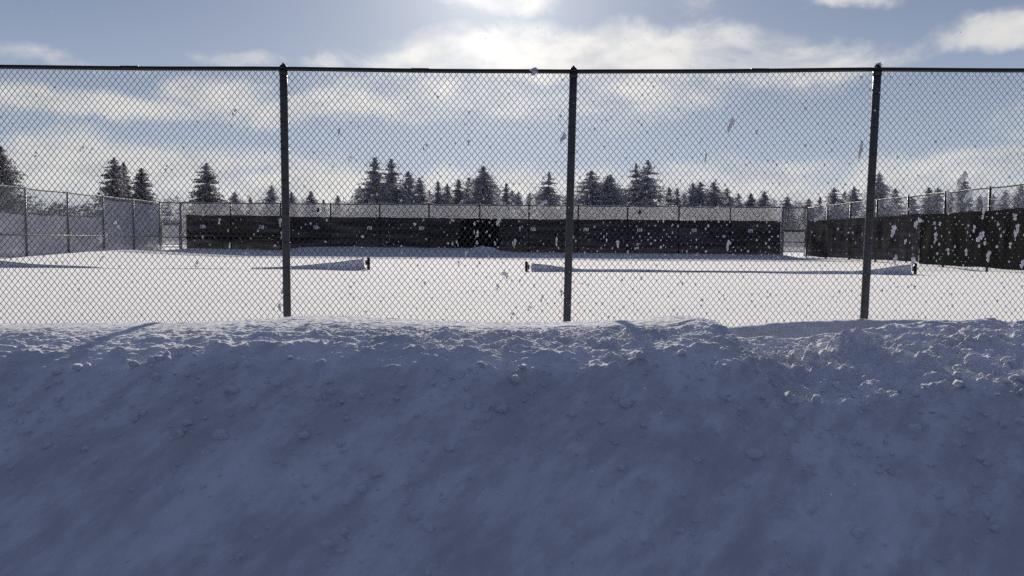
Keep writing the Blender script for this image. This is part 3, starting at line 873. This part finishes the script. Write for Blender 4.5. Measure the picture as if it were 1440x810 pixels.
# horizontal bars and a vertical one seen against the worn section
mb = MB(); mb.tube([(xa, -0.13, 1.25), (xb, -0.13, 1.22)], 0.028, 8); mb.tube([(xa, -0.13, 0.98), (xb + 3, -0.13, 0.96)], 0.028, 8); mb.tube([(xa + 2.2, -0.13, 0.97), (xa + 2.2, -0.13, 0.3)], 0.022, 8)
mb.build('bar', M_screen_blk, ff, True)
# white makers' labels sewn on the cloth
for px in (287, 369, 445, 520, 593, 749, 823, 898, 974, 1053):
    x = (px - 720) * YB / F; z = 1.66
    scr = w1 if px < 390 else (w2 if px < 645 else w3)
    mb = MB(); mb.box((x, -0.135, z), (0.30, 0.012, 0.20), 0, 0.004)
    lb = mb.build('label_patch', M_label, scr)
    # a dark oval with a bar: the printed mark is unreadable at this distance
    mb = MB()
    for q in range(2):
        pts = [(x - 0.055 + q * 0.11 + math.cos(a) * 0.035, -0.1425, z + math.sin(a) * 0.05) for a in np.linspace(0.3, 5.6, 14)]
        mb.tube(pts, 0.010, 4)
    mk = mb.build('printed_mark', M_ink, scr)
for px, py in ((448, 296), (898, 300)):
    x = (px - 720) * YB / F
    mb = MB(); mb.box((x, -0.05, 2.70), (0.15, 0.05, 0.26), 0, 0.01); mb.box((x, -0.02, 2.87), (0.06, 0.03, 0.08))
    o = mb.build('sign_plate', M_plate, None, loc=(0, YB, 0))
    tag(o, 'small dark plate on the far fence ' + ('left of the tall twin trees' if px < 500 else 'below the double topped tree'), 'plate')

# dark patch of doubled cloth, wider at its foot
patch = MB()
zs_ = np.linspace(2.26, 0.55, 12); V = []
for j, z in enumerate(zs_):
    f = j / 11
    xl = (650 - 9 * f - 720) * YB / F; xr = (700 + 3 * f - 720) * YB / F
    for u in np.linspace(0, 1, 18):
        V.append((xl + (xr - xl) * u + 0.05 * math.sin(z * 6 + u * 3), -0.20 - 0.16 * f + 0.05 * math.sin(u * 17 + z), z))
o = link_mesh('tarp', V, grid_faces(18, 12), M_screen_blk, None, True, loc=(0, YB, 0))
tag(o, 'deep black tarp hung over the far windscreen, wider at its foot', 'tarp')

# heap of snow in front of it -----------------------------------------
def heap(name, c, rx, ry, h, label, mat=M_bank, seed=0, cat='snow heap'):
    n = 48; u = np.linspace(-1.25, 1.25, n); UX, UY = np.meshgrid(u, u)
    d = np.sqrt(UX ** 2 + UY ** 2)
    z = h * np.exp(-(d ** 2) * 1.6) * (1 + 0.45 * fbm(UX * 2, UY * 2, 1.0, 3, 130 + seed)) + 0.10 * h * fbm(UX * 6, UY * 6, 1.0, 3, 134 + seed) * (d < 1.1) - 0.16 * sstep(0.8, 1.2, d)
    o = link_mesh(name, np.stack([UX.ravel() * rx, UY.ravel() * ry, z.ravel()], 1), grid_faces(n, n), mat, None, True, loc=c)
    tag(o, label, cat)
    return o
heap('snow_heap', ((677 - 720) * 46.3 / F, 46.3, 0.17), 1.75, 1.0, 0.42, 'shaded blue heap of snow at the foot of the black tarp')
# a snow covered bench by the far fence, right of the tarp
bx0 = (812 - 720) * 47.0 / F
# side fences ---------------------------------------------------------
def side_fence(X0, y0, y1, label, posts, screens, sidesign, wiremat):
    o = empty('court_fence', (X0, 0, 0)); tag(o, label, 'fence')
    for y in posts:
        far_post(o, 0, y, ZT, M_farpost, 0.045)
    mb = MB(); mb.tube([(0, y, ZT + 0.012 * math.sin(y * 1.7)) for y in np.arange(y0, y1 + 0.01, 0.5)], 0.035, 8); mb.build('top_rail', M_farrail, o, True)
    mb = MB(); mb.tube([(0.0, y0, 1.05), (0.0, y1, 1.05)], 0.028, 8); mb.build('middle_rail', M_farpost, o, True)
    chain_link('wire_mesh', wiremat, o, y0, y1, ZT - 0.02, -0.05, 0.0311, 0.0765, 0.0024, lambda u, w, z: (w - sidesign * 0.045, u, z), 3, False, 0.002)
    for (a, b, top, bot, mat, lab, rt, rb) in screens:
        s = cloth('windscreen', mat, o, (0, a), (0, b), top, bot, 0.022, int(a), rt, rb, None, (sidesign, 0))
        s['label'] = lab
    return o
side_fence(XR, 20.4, YB, 'right side fence of the courts with tall black windscreens, running toward the camera',
           [YB - 3.05 * k for k in range(10)],
           [(YB - 0.1, 34.6, 2.27, 0.18, M_screen, 'black windscreen section next to the right gate', .03, .05),
            (34.57, 20.5, 2.24, 0.10, M_screen_blk, 'blackest windscreen section nearest the camera', .05, .06)], -1, M_farwire)
side_fence(XL, 22.0, YB, 'left side fence of the courts with pale frosted windscreens, running toward the camera',
           [YB - 3.3 * k for k in range(8)],
           [(YB - 0.1, 41.5, 2.92, 0.10, M_screen_frost, 'pale frosted windscreen section reaching almost to the rail', .03, .05),
            (41.45, 22.1, 1.95, 0.10, M_screen_frost, 'pale frosted windscreen section of lower height', .14, .05)], -1, M_farwire)

# gates ---------------------------------------------------------------
def gate(x0, x1, label, panel_bot, panel_top, mat):
    o = empty('gate', ((x0 + x1) / 2, YB, 0)); tag(o, label, 'gate', 'gates at the ends of the far fence')
    a, b = x0 - (x0 + x1) / 2, x1 - (x0 + x1) / 2
    fr = MB()
    for (p, q) in (((a + .09, 0.12), (a + .09, panel_top)), ((b - .09, 0.12), (b - .09, panel_top)), ((a + .09, panel_top), (b - .09, panel_top)),
                   ((a + .09, 0.42), (b - .09, 0.42)), ((a + .09, 1.0), (b - .09, 1.0))):
        fr.tube([(p[0], -0.02, p[1]), (q[0], -0.02, q[1])], 0.028, 8)
    f = fr.build('gate_frame', M_farpost_frost, o, True)
    n = 12; V = [(a + .1 + (b - a - .2) * i / 11, 0.012 + .01 * math.sin(i * 2 + j), panel_bot + (panel_top - .03 - panel_bot) * j / 11) for j in range(n) for i in range(n)]
    link_mesh('gate_bright_panel', V, grid_faces(n, n), mat, o, True)  # pale translucent sheet added in place of the bright view through the gate
    mb = MB(); mb.box((b - .16, -0.07, 1.0), (0.14, 0.04, 0.06), 0, 0.01); mb.build('latch', M_farpost, o)
    # transom and mesh over the gate, up to the rail
    t = MB(); t.tube([(a, 0, ZT), (b, 0, ZT)], 0.035, 8); t.tube([(a + .05, 0, panel_top + .12), (b - .05, 0, panel_top + .12)], 0.03, 8)
    t.build('transom', M_farrail, o, True)
    chain_link('wire_mesh', M_farwire, o, a + .05, b - .05, ZT - 0.02, panel_top + .14, 0.0311, 0.0765, 0.0024, lambda u, w, z: (u, w + 0.045, z), 3, False, 0.002)
    return o
gate(XL + 0.02, fpx[0], 'frosted walk-through gate in the left corner beside the pale windscreen', 0.62, 1.75, M_gate_bright)
gate(fpx[-1], XR - 0.02, 'walk-through gate in the right corner between two black windscreens', 0.45, 1.62, M_gate_bright)

# ------------------------------------------------------------------ nets
def tennis_net(xa, xb, Y, topf, label):
    """snow-loaded net: only its upper part stands out of the snow"""
    o = empty('tennis_net', ((xa + xb) / 2, Y, 0)); tag(o, label, 'tennis net', 'tennis nets half buried in snow')
    cx = (xa + xb) / 2
    for x, hh in ((xa, topf(0.0)), (xb, topf(1.0))):
        g0 = float(court_h(np.array([x]), np.array([Y]))[0])
        mb = MB(); mb.tube([(x - cx, 0, -0.1), (x - cx, 0, hh + .03)], 0.048, 12); mb.tube([(x - cx, 0, hh + .03), (x - cx, 0, hh + .055)], [0.052, 0.03], 12)
        p = mb.build('post', M_netpost, o, True)
        mb = MB(); mb.box((x - cx + (.075 if x == xa else -.075), -0.01, hh - .12), (0.05, 0.05, 0.16), 0, 0.008); mb.build('crank', M_netpost, p)
    n = 160
    u = np.linspace(0, 1, n); X = xa + (xb - xa) * u
    g = court_h(X, X * 0 + Y)
    top = np.array([topf(t) for t in u])
    off = 0.13 / (xb - xa)
    sel = (u > off) & (u < 1 - off)
    X, g, top = X[sel], g[sel], top[sel] + g[sel] * 0.6
    # net cord sheet under the tape
    top = np.where(top - g < 0.03, g - 0.004 + 0.006 * np.sin(X * 1.7), top)
    V = np.concatenate([np.stack([X - cx, 0 * X - 0.0, top - .02], 1), np.stack([X - cx, 0 * X - 0.02, (top + g) / 2 - .02], 1), np.stack([X - cx, 0 * X - .03, g - .05], 1)])
    link_mesh('net_cloth', V, grid_faces(len(X), 3), M_net, o, True)
    # tape
    mb = MB(); mb.tube([(X[i] - cx, 0, top[i]) for i in range(len(X))], 0.014, 6); mb.build('tape', M_net, o, True)
    # snow plastered on the net, banked at its foot
    prof = [(-.34, -.03, 1), (-.16, .10, .25), (-.07, .30, .5), (-.045, .72, 1), (-.03, .96, 1), (0.0, 1.07, 1), (.035, .97, 1), (.06, .6, 1), (.22, .2, .5), (.6, -.03, 1)]
    V = []
    nz = fbm(X, X * 0 + 2.2, 1.4, 4, 150); nz2 = fbm(X, X * 0 + 7.2, 3.4, 3, 155)
    for j, (dy, fz, k) in enumerate(prof):
        hgt = np.maximum(top - g, 0.0); sink = 0.06 * (1 - sstep(0.02, 0.05, hgt))
        # uneven cover: near the posts the tape shows
        end = np.minimum(1, np.minimum(np.abs(X - xa), np.abs(X - xb)) / 0.55)
        V.append(np.stack([X - cx, dy * (1 + .35 * nz2) * (0.4 + 0.6 * np.minimum(1, hgt / .2)) + 0 * X, g + hgt * fz * (1 + 0.20 * nz) * (0.80 + .20 * end) + (.01 * nz2 if fz > 0 else 0) - (0.05 if fz < 0 else 0) - sink], 1))
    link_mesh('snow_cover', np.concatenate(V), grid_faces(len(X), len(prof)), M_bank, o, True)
    return o
def topL(t):    # t=0 left post (outside), t=1 right post
    d = (1 - t) * 12.8; e = t * 12.8
    return max(0.006, 0.36 * math.exp(-(d / 1.9) ** 1.3) , 0.30 * math.exp(-(e / 2.0) ** 1.2)) + 0.004 * math.sin(t * 31)
def topR(t):
    d = t * 12.8; e = (1 - t) * 12.8
    return max(0.060 + 0.015 * math.sin(t * 9), 0.26 * math.exp(-(d / 1.6) ** 1.3), 0.30 * math.exp(-(e / 1.7) ** 1.5)) + 0.005 * math.sin(t * 27)
YN = 25.6
tennis_net((518 - 720) * YN / F - 12.8, (518 - 720) * YN / F, YN, topL, 'snow covered tennis net left of centre, its right post dark and bare')
tennis_net((740 - 720) * YN / F, (1287 - 720) * YN / F, YN, topR, 'snow covered tennis net on the right court, sagging into the snow')

# ------------------------------------------------------------------ trees
def conifer_mesh(seed, wid=0.2, bare=0.06, dens=1.0, ragged=0.35, multi=1):
    """unit-height crown of many small needle sprays on drooping limbs; returns crown (v,f) and trunk (v,f)"""
    rr = np.random.default_rng(seed)
    V = []; n = 0
    heads = [(0.0, 0.0, 1.0)] if multi == 1 else [(-wid * .35, 0, 1.0), (wid * .38, 0.02, 0.93)]
    mbt = MB()
    for (hx, hy, hh) in heads:
        mbt.tube([(hx * .2, hy, -0.02), (hx * .8, hy, .35), (hx, hy, .7 * hh), (hx, hy, hh)], [0.017, 0.013, 0.007, 0.0015], 7)
        nw = int(86 * dens * hh)
        for i in range(nw):
            t = min(0.995, max(0, (i + rr.uniform(-1.6, 1.6)) / nw))
            z = bare + (hh - bare) * t
            env = 1.38 * wid * (1 - t) ** 0.60 * (0.62 + 0.38 * min(1, (t + .10) / .25))
            env *= 1 + ragged * math.sin(t * 13 + seed) * 0.16
            nb = int(5 + 6 * (1 - t))
            for b in range(nb):
                z = bare + (hh - bare) * min(1.0, t + rr.uniform(-.012, .012))
                a = rr.uniform(0, 2 * math.pi)
                L = max(0.012, env * rr.uniform(1 - ragged, 1 + ragged * .55) * (1 + 0.30 * math.sin(a * 2 + seed * 1.7 + t * 7) * math.sin(t * 11 + seed)))
                droop = rr.uniform(-0.05, 0.55) * (1 - t * .9)
                ns = max(2, int(L / 0.018))
                for s in range(ns):
                    f = (s + rr.uniform(.2, 1)) / ns
                    c = np.array([hx + math.cos(a) * L * f, hy + math.sin(a) * L * f, z - droop * L * f * f + 0.02 * (1 - t)])
                    sz = (0.012 + 0.013 * (1 - f) + 0.008 * rr.random()) * (0.62 + .5 * (1 - t))
                    for q in range(3):
                        e1 = rr.standard_normal(3); e1 /= np.linalg.norm(e1)
                        e2 = rr.standard_normal(3); e2 -= e1 * (e1 @ e2); e2 /= np.linalg.norm(e2)
                        V.append(np.stack([c - e1 * sz * 1.25, c + e2 * sz * .6, c + e1 * sz * 1.25, c - e2 * sz * .6]))
        # tip
        for q in range(6):
            c = np.array([hx, hy, hh - 0.008 * q]); V.append(np.stack([c + [-.002 - .001 * q, 0, 0], c + [0, 0, -.012], c + [.002 + .001 * q, 0, 0], c + [0, 0, .012]]))
    V = np.concatenate(V); Fc = np.arange(len(V)).reshape(-1, 4)
    return (V, Fc), mbt

KINDS = {}
def make_kind(key, **kw):
    (v, f), mbt = conifer_mesh(**kw)
    KINDS[key] = (v, f, mbt)
make_kind('slim', seed=1, wid=0.16, ragged=0.6)
make_kind('slim2', seed=2, wid=0.20, ragged=0.65)
make_kind('cone', seed=3, wid=0.26, ragged=0.5, dens=1.2)
make_kind('cone2', seed=4, wid=0.30, ragged=0.5, dens=1.2)
make_kind('twin', seed=5, wid=0.27, ragged=0.5, multi=2, dens=1.1)
make_kind('open', seed=6, wid=0.22, ragged=0.6, dens=.62, bare=0.16)
meshes = {}
def place_tree(kind, px, topy, Y, mat, label, group, wscale=1.0, rot=None):
    T = at(px, topy, Y)
    H = T.z - 0.05
    key = (kind, mat.name)
    root = empty('conifer_tree', (T.x, Y, 0.05))
    tag(root, label, 'tree', group)
    if key not in meshes:
        v, f, mbt = KINDS[kind]
        c = link_mesh('crown', v, f, mat, root); t = mbt.build('trunk', M_bark, root, True)
        meshes[key] = (c, t)
    else:
        for src in meshes[key]:
            q = src.copy(); col.objects.link(q); q.parent = root
    root.scale = (H * wscale, H * wscale, H)
    root.rotation_euler = (0, 0, rot if rot is not None else (random.uniform(0, 6.28) if kind != 'twin' else random.uniform(-.3, .3)))
    return root
# (px, top y, kind, width factor, tone, distance, what it looks like)
TREES = [
 (1, 207, 'cone', .95, 'd', 75, 'big dark conifer cut by the left edge above the side fence'),
 (-40, 200, 'cone2', 1.0, 'd', 80, 'dark conifer standing outside the picture on the left'),
 (160, 222, 'slim2', 1.05, 'd', 110, 'left one of two close dark conifers above the pale windscreen'),
 (174, 229, 'slim', 1.1, 'd', 116, 'narrow dark conifer squeezed against its taller left neighbour'),
 (199, 237, 'cone', .95, 'd', 112, 'broad dark conifer right of the close pair'),
 (290, 230, 'slim2', 1.15, 'd', 115, 'lone dark conifer above the left end of the far fence'),
 (330, 270, 'cone', .9, 'm', 150, None), (309, 277, 'slim', 1, 'm', 160, None), (352, 277, 'slim', 1, 'm', 160, None),
 (382, 261, 'cone', .8, 'm', 150, None), (410, 270, 'cone', .8, 'm', 160, None), (437, 269, 'cone', .8, 'm', 150, None), (455, 281, 'slim', 1, 'm', 165, None),
 (475, 275, 'slim', 1.1, 'm', 160, None), (506, 262, 'slim2', 1.1, 'm', 150, None),
 (527, 222, 'slim', 1.15, 'm', 130, 'left one of the tall twin spires between the left and middle posts'),
 (550, 224, 'slim', 1.1, 'm', 134, 'right one of the tall twin spires between the left and middle posts'),
 (574, 241, 'slim2', 1.0, 'm', 138, 'mid height conifer right of the tall twin spires'),
 (590, 250, 'slim2', 1.0, 'm', 142, 'lower leaning conifer at the right end of the tall clump'),
 (616, 256, 'slim', 1.1, 'm', 150, None), (629, 259, 'slim2', .9, 'm', 155, None), (645, 253, 'slim', 1.2, 'm', 150, None), (659, 250, 'slim', 1.1, 'm', 150, None),
 (680, 234, 'cone', .95, 'm', 140, 'tallest conifer of the row left of the middle post'),
 (697, 262, 'slim2', 1, 'm', 155, None), (712, 258, 'slim', 1.0, 'm', 150, None), (729, 270, 'cone', .8, 'p', 170, None), (745, 271, 'cone', .8, 'p', 170, None),
 (772, 243, 'open', 1.0, 'm', 140, 'thin topped conifer just left of the middle post'),
 (760, 266, 'cone', .9, 'p', 160, None), (795, 277, 'cone', .9, 'p', 170, None),
 (820, 258, 'cone', .7, 'm', 150, 'small conifer against the right side of the middle post'),
 (843, 240, 'twin', 1.0, 'm', 140, 'wide dense conifer with two tops right of the middle post'),
 (858, 246, 'cone', 1.0, 'm', 142, 'dense conifer merging with the wide two topped one'),
 (895, 231, 'open', .95, 'm', 138, 'left half of the tall open pair with sky showing between'),
 (911, 226, 'open', 1.0, 'm', 136, 'tallest of the open pair midway between middle and right posts'),
 (928, 275, 'slim', 1, 'm', 160, None), (941, 264, 'slim2', 1, 'm', 155, None), (952, 265, 'slim', 1.1, 'm', 155, None),
 (974, 258, 'cone', .8, 'm', 150, None), (985, 256, 'slim2', 1.1, 'm', 150, None), (1004, 256, 'cone', .9, 'm', 150, None), (1022, 265, 'cone', .8, 'm', 155, None),
 (1038, 272, 'cone', .8, 'p', 165, None), (1056, 272, 'cone', .8, 'm', 165, None), (1075, 269, 'cone', .8, 'm', 160, None), (1107, 277, 'cone', .9, 'm', 160, None),
 (1137, 280, 'cone', .9, 'm', 165, None), (1153, 277, 'slim', 1, 'm', 165, None), (1173, 264, 'slim2', 1.0, 'm', 150, None), (1188, 270, 'cone', .7, 'm', 155, None),
 (1201, 263, 'slim2', 1, 'm', 150, None), (1236, 244, 'cone', .75, 'm', 130, 'dark conifer half hidden by the right post'),
 (1259, 265, 'slim2', 1, 'm', 145, None), (1282, 276, 'cone', .9, 'm', 150, None), (1306, 264, 'slim', 1.2, 'm', 150, None), (1319, 264, 'slim2', 1, 'm', 150, None),
 (1355, 249, 'cone', .6, 'm', 130, 'conifer behind the snow caught over the right side fence'),
 (1338, 272, 'cone', .8, 'm', 140, None), (1378, 276, 'cone', .8, 'm', 150, None), (1397, 274, 'slim2', .9, 'm', 150, None),
 (1414, 268, 'cone', .75, 'm', 130, None), (1436, 260, 'cone', .8, 'm', 120, 'dark tree at the right edge above the side fence'),
 (604, 268, 'cone', .9, 'p', 168, None), (668, 262, 'slim2', 1.1, 'm', 158, None), (696, 270, 'cone', 1.0, 'p', 170, None), (720, 268, 'cone', 1.0, 'p', 172, None),
 (832, 262, 'cone', 1.0, 'm', 152, None), (868, 268, 'cone', 1.0, 'm', 158, None), (963, 270, 'cone', 1.0, 'p', 165, None), (995, 266, 'cone', 1.0, 'm', 160, None), (1014, 270, 'cone', 1.0, 'p', 165, None),
 (1470, 250, 'cone2', .9, 'd', 110, 'dark tree just outside the right edge'),
]
ORD = ['first', 'second', 'third', 'fourth', 'fifth', 'sixth', 'seventh', 'eighth', 'ninth', 'tenth', 'eleventh', 'twelfth']
small = sorted([t for t in TREES if t[6] is None])
def bayname(px):
    if px > 1135:
        sp = [1135, 1163, 1193, 1229, 1275, 1328, 1390, 1500]
        for i in range(7):
            if px < sp[i + 1]: return f'over the {ORD[i]} right side fence bay from the corner', ('s', i)
    if px > 1098: return 'over the right corner gate', ('g', 0)
    for i in range(12):
        if px < fx[i + 1]: return f'over the {ORD[i]} far fence bay from the left', ('f', i)
bays = {}
for t in small: bays.setdefault(bayname(t[0])[1], []).append(t)
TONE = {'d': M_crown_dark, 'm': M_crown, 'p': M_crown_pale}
TW = {'d': 'dark', 'm': 'grey frosted', 'p': 'pale frosted'}
for t in TREES:
    px, ty, kind, ws, tone, Yt, lab = t
    if lab is None:
        bn, key = bayname(px); mem = bays[key]
        k_ = mem.index(t)
        which = {1: [''], 2: ['left '  , 'right '], 3: ['leftmost ', 'middle ', 'rightmost ']}.get(len(mem)) or ['first ', 'second ', 'third ', 'fourth ', 'fifth ', 'sixth ', 'seventh ']
        which = which[k_]
        lab = f'small {TW[tone]} conifer, {which + "one " if which else "alone "}{bn}'
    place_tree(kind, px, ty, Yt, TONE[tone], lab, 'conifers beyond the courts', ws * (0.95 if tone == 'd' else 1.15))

# the far-off wood behind them, one mass
V = []
(v0, f0), _ = conifer_mesh(21, 0.24, 0.02, 0.42, 0.4)
(v1, f1), _ = conifer_mesh(22, 0.30, 0.02, 0.38, 0.4)
r = np.random.default_rng(31)
for k in range(300):
    Yt = r.uniform(185, 230); x = r.uniform(-0.80, 0.80) * Yt
    px = 720 + x / Yt * F
    top = (279 if 560 < px < 1090 else 283) + 0.0079 * (px - 720) + 3.0 * math.sin(px * .021) + r.uniform(-3, 6)
    H = at(px, top, Yt).z
    s = (v0 if k % 2 else v1) * np.array([H * r.uniform(1.3, 2.0), H * 1.0, H]) + np.array([x, Yt, 0.0])
    V.append(s)
V = np.concatenate(V)
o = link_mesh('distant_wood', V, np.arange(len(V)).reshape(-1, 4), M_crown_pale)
tag(o, 'grey frosted wood far beyond the courts, low along the horizon', 'wood', kind='stuff')

# low evergreen mound behind the left fence
def bush(px, topy, Y, hw, label, seed, mat=M_bush, depth=None):
    T = at(px, topy, Y); H = T.z; Wd = hw * Y / F
    rr = np.random.default_rng(seed); V = []
    for k in range(5200):
        d = rr.standard_normal(3); d /= np.linalg.norm(d); d[2] = abs(d[2])
        rad = rr.uniform(.72, 1.0) ** .5 * (1 + 0.10 * math.sin(d[0] * 9 + seed) + 0.07 * math.sin(d[2] * 13 + d[0] * 5))
        c = d * rad * np.array([Wd, Wd * .7, H * 0.92])
        sz = rr.uniform(.05, .12)
        e1 = rr.standard_normal(3); e1 /= np.linalg.norm(e1); e2 = rr.standard_normal(3); e2 -= e1 * (e1 @ e2); e2 /= np.linalg.norm(e2)
        V.append(np.stack([c - e1 * sz, c + e2 * sz * .6, c + e1 * sz, c - e2 * sz * .6]))
    V = np.concatenate(V)
    root = empty('evergreen_bush', (T.x, Y, 0.05)); tag(root, label, 'bush')
    link_mesh('crown', V, np.arange(len(V)).reshape(-1, 4), mat, root)
    mb = MB()
    for a in range(5):
        mb.tube([(0, 0, -.1), (math.cos(a * 1.26) * Wd * .35, math.sin(a * 1.26) * Wd * .25, H * .4), (math.cos(a * 1.26) * Wd * .6, math.sin(a * 1.26) * Wd * .4, H * .7)], [.06, .04, .015], 6)
    mb.build('stem', M_bark, root, True)
bush(88, 283, 62, 62, 'dark rounded evergreen mound seen over the low pale windscreen on the left', 3)
bush(20, 290, 66, 60, 'dark evergreen mound behind the left side fence near the picture edge', 5)

# ------------------------------------------------------------------ render settings
scene.view_settings.view_transform = 'Standard'
scene.view_settings.look = 'None'
scene.view_settings.exposure = 0
scene.view_settings.gamma = 1
scene.cycles.max_bounces = 6
scene.cycles.sample_clamp_indirect = 2.0
scene.cycles.diffuse_bounces = 3
scene.cycles.transparent_max_bounces = 16
scene.cycles.use_denoising = False
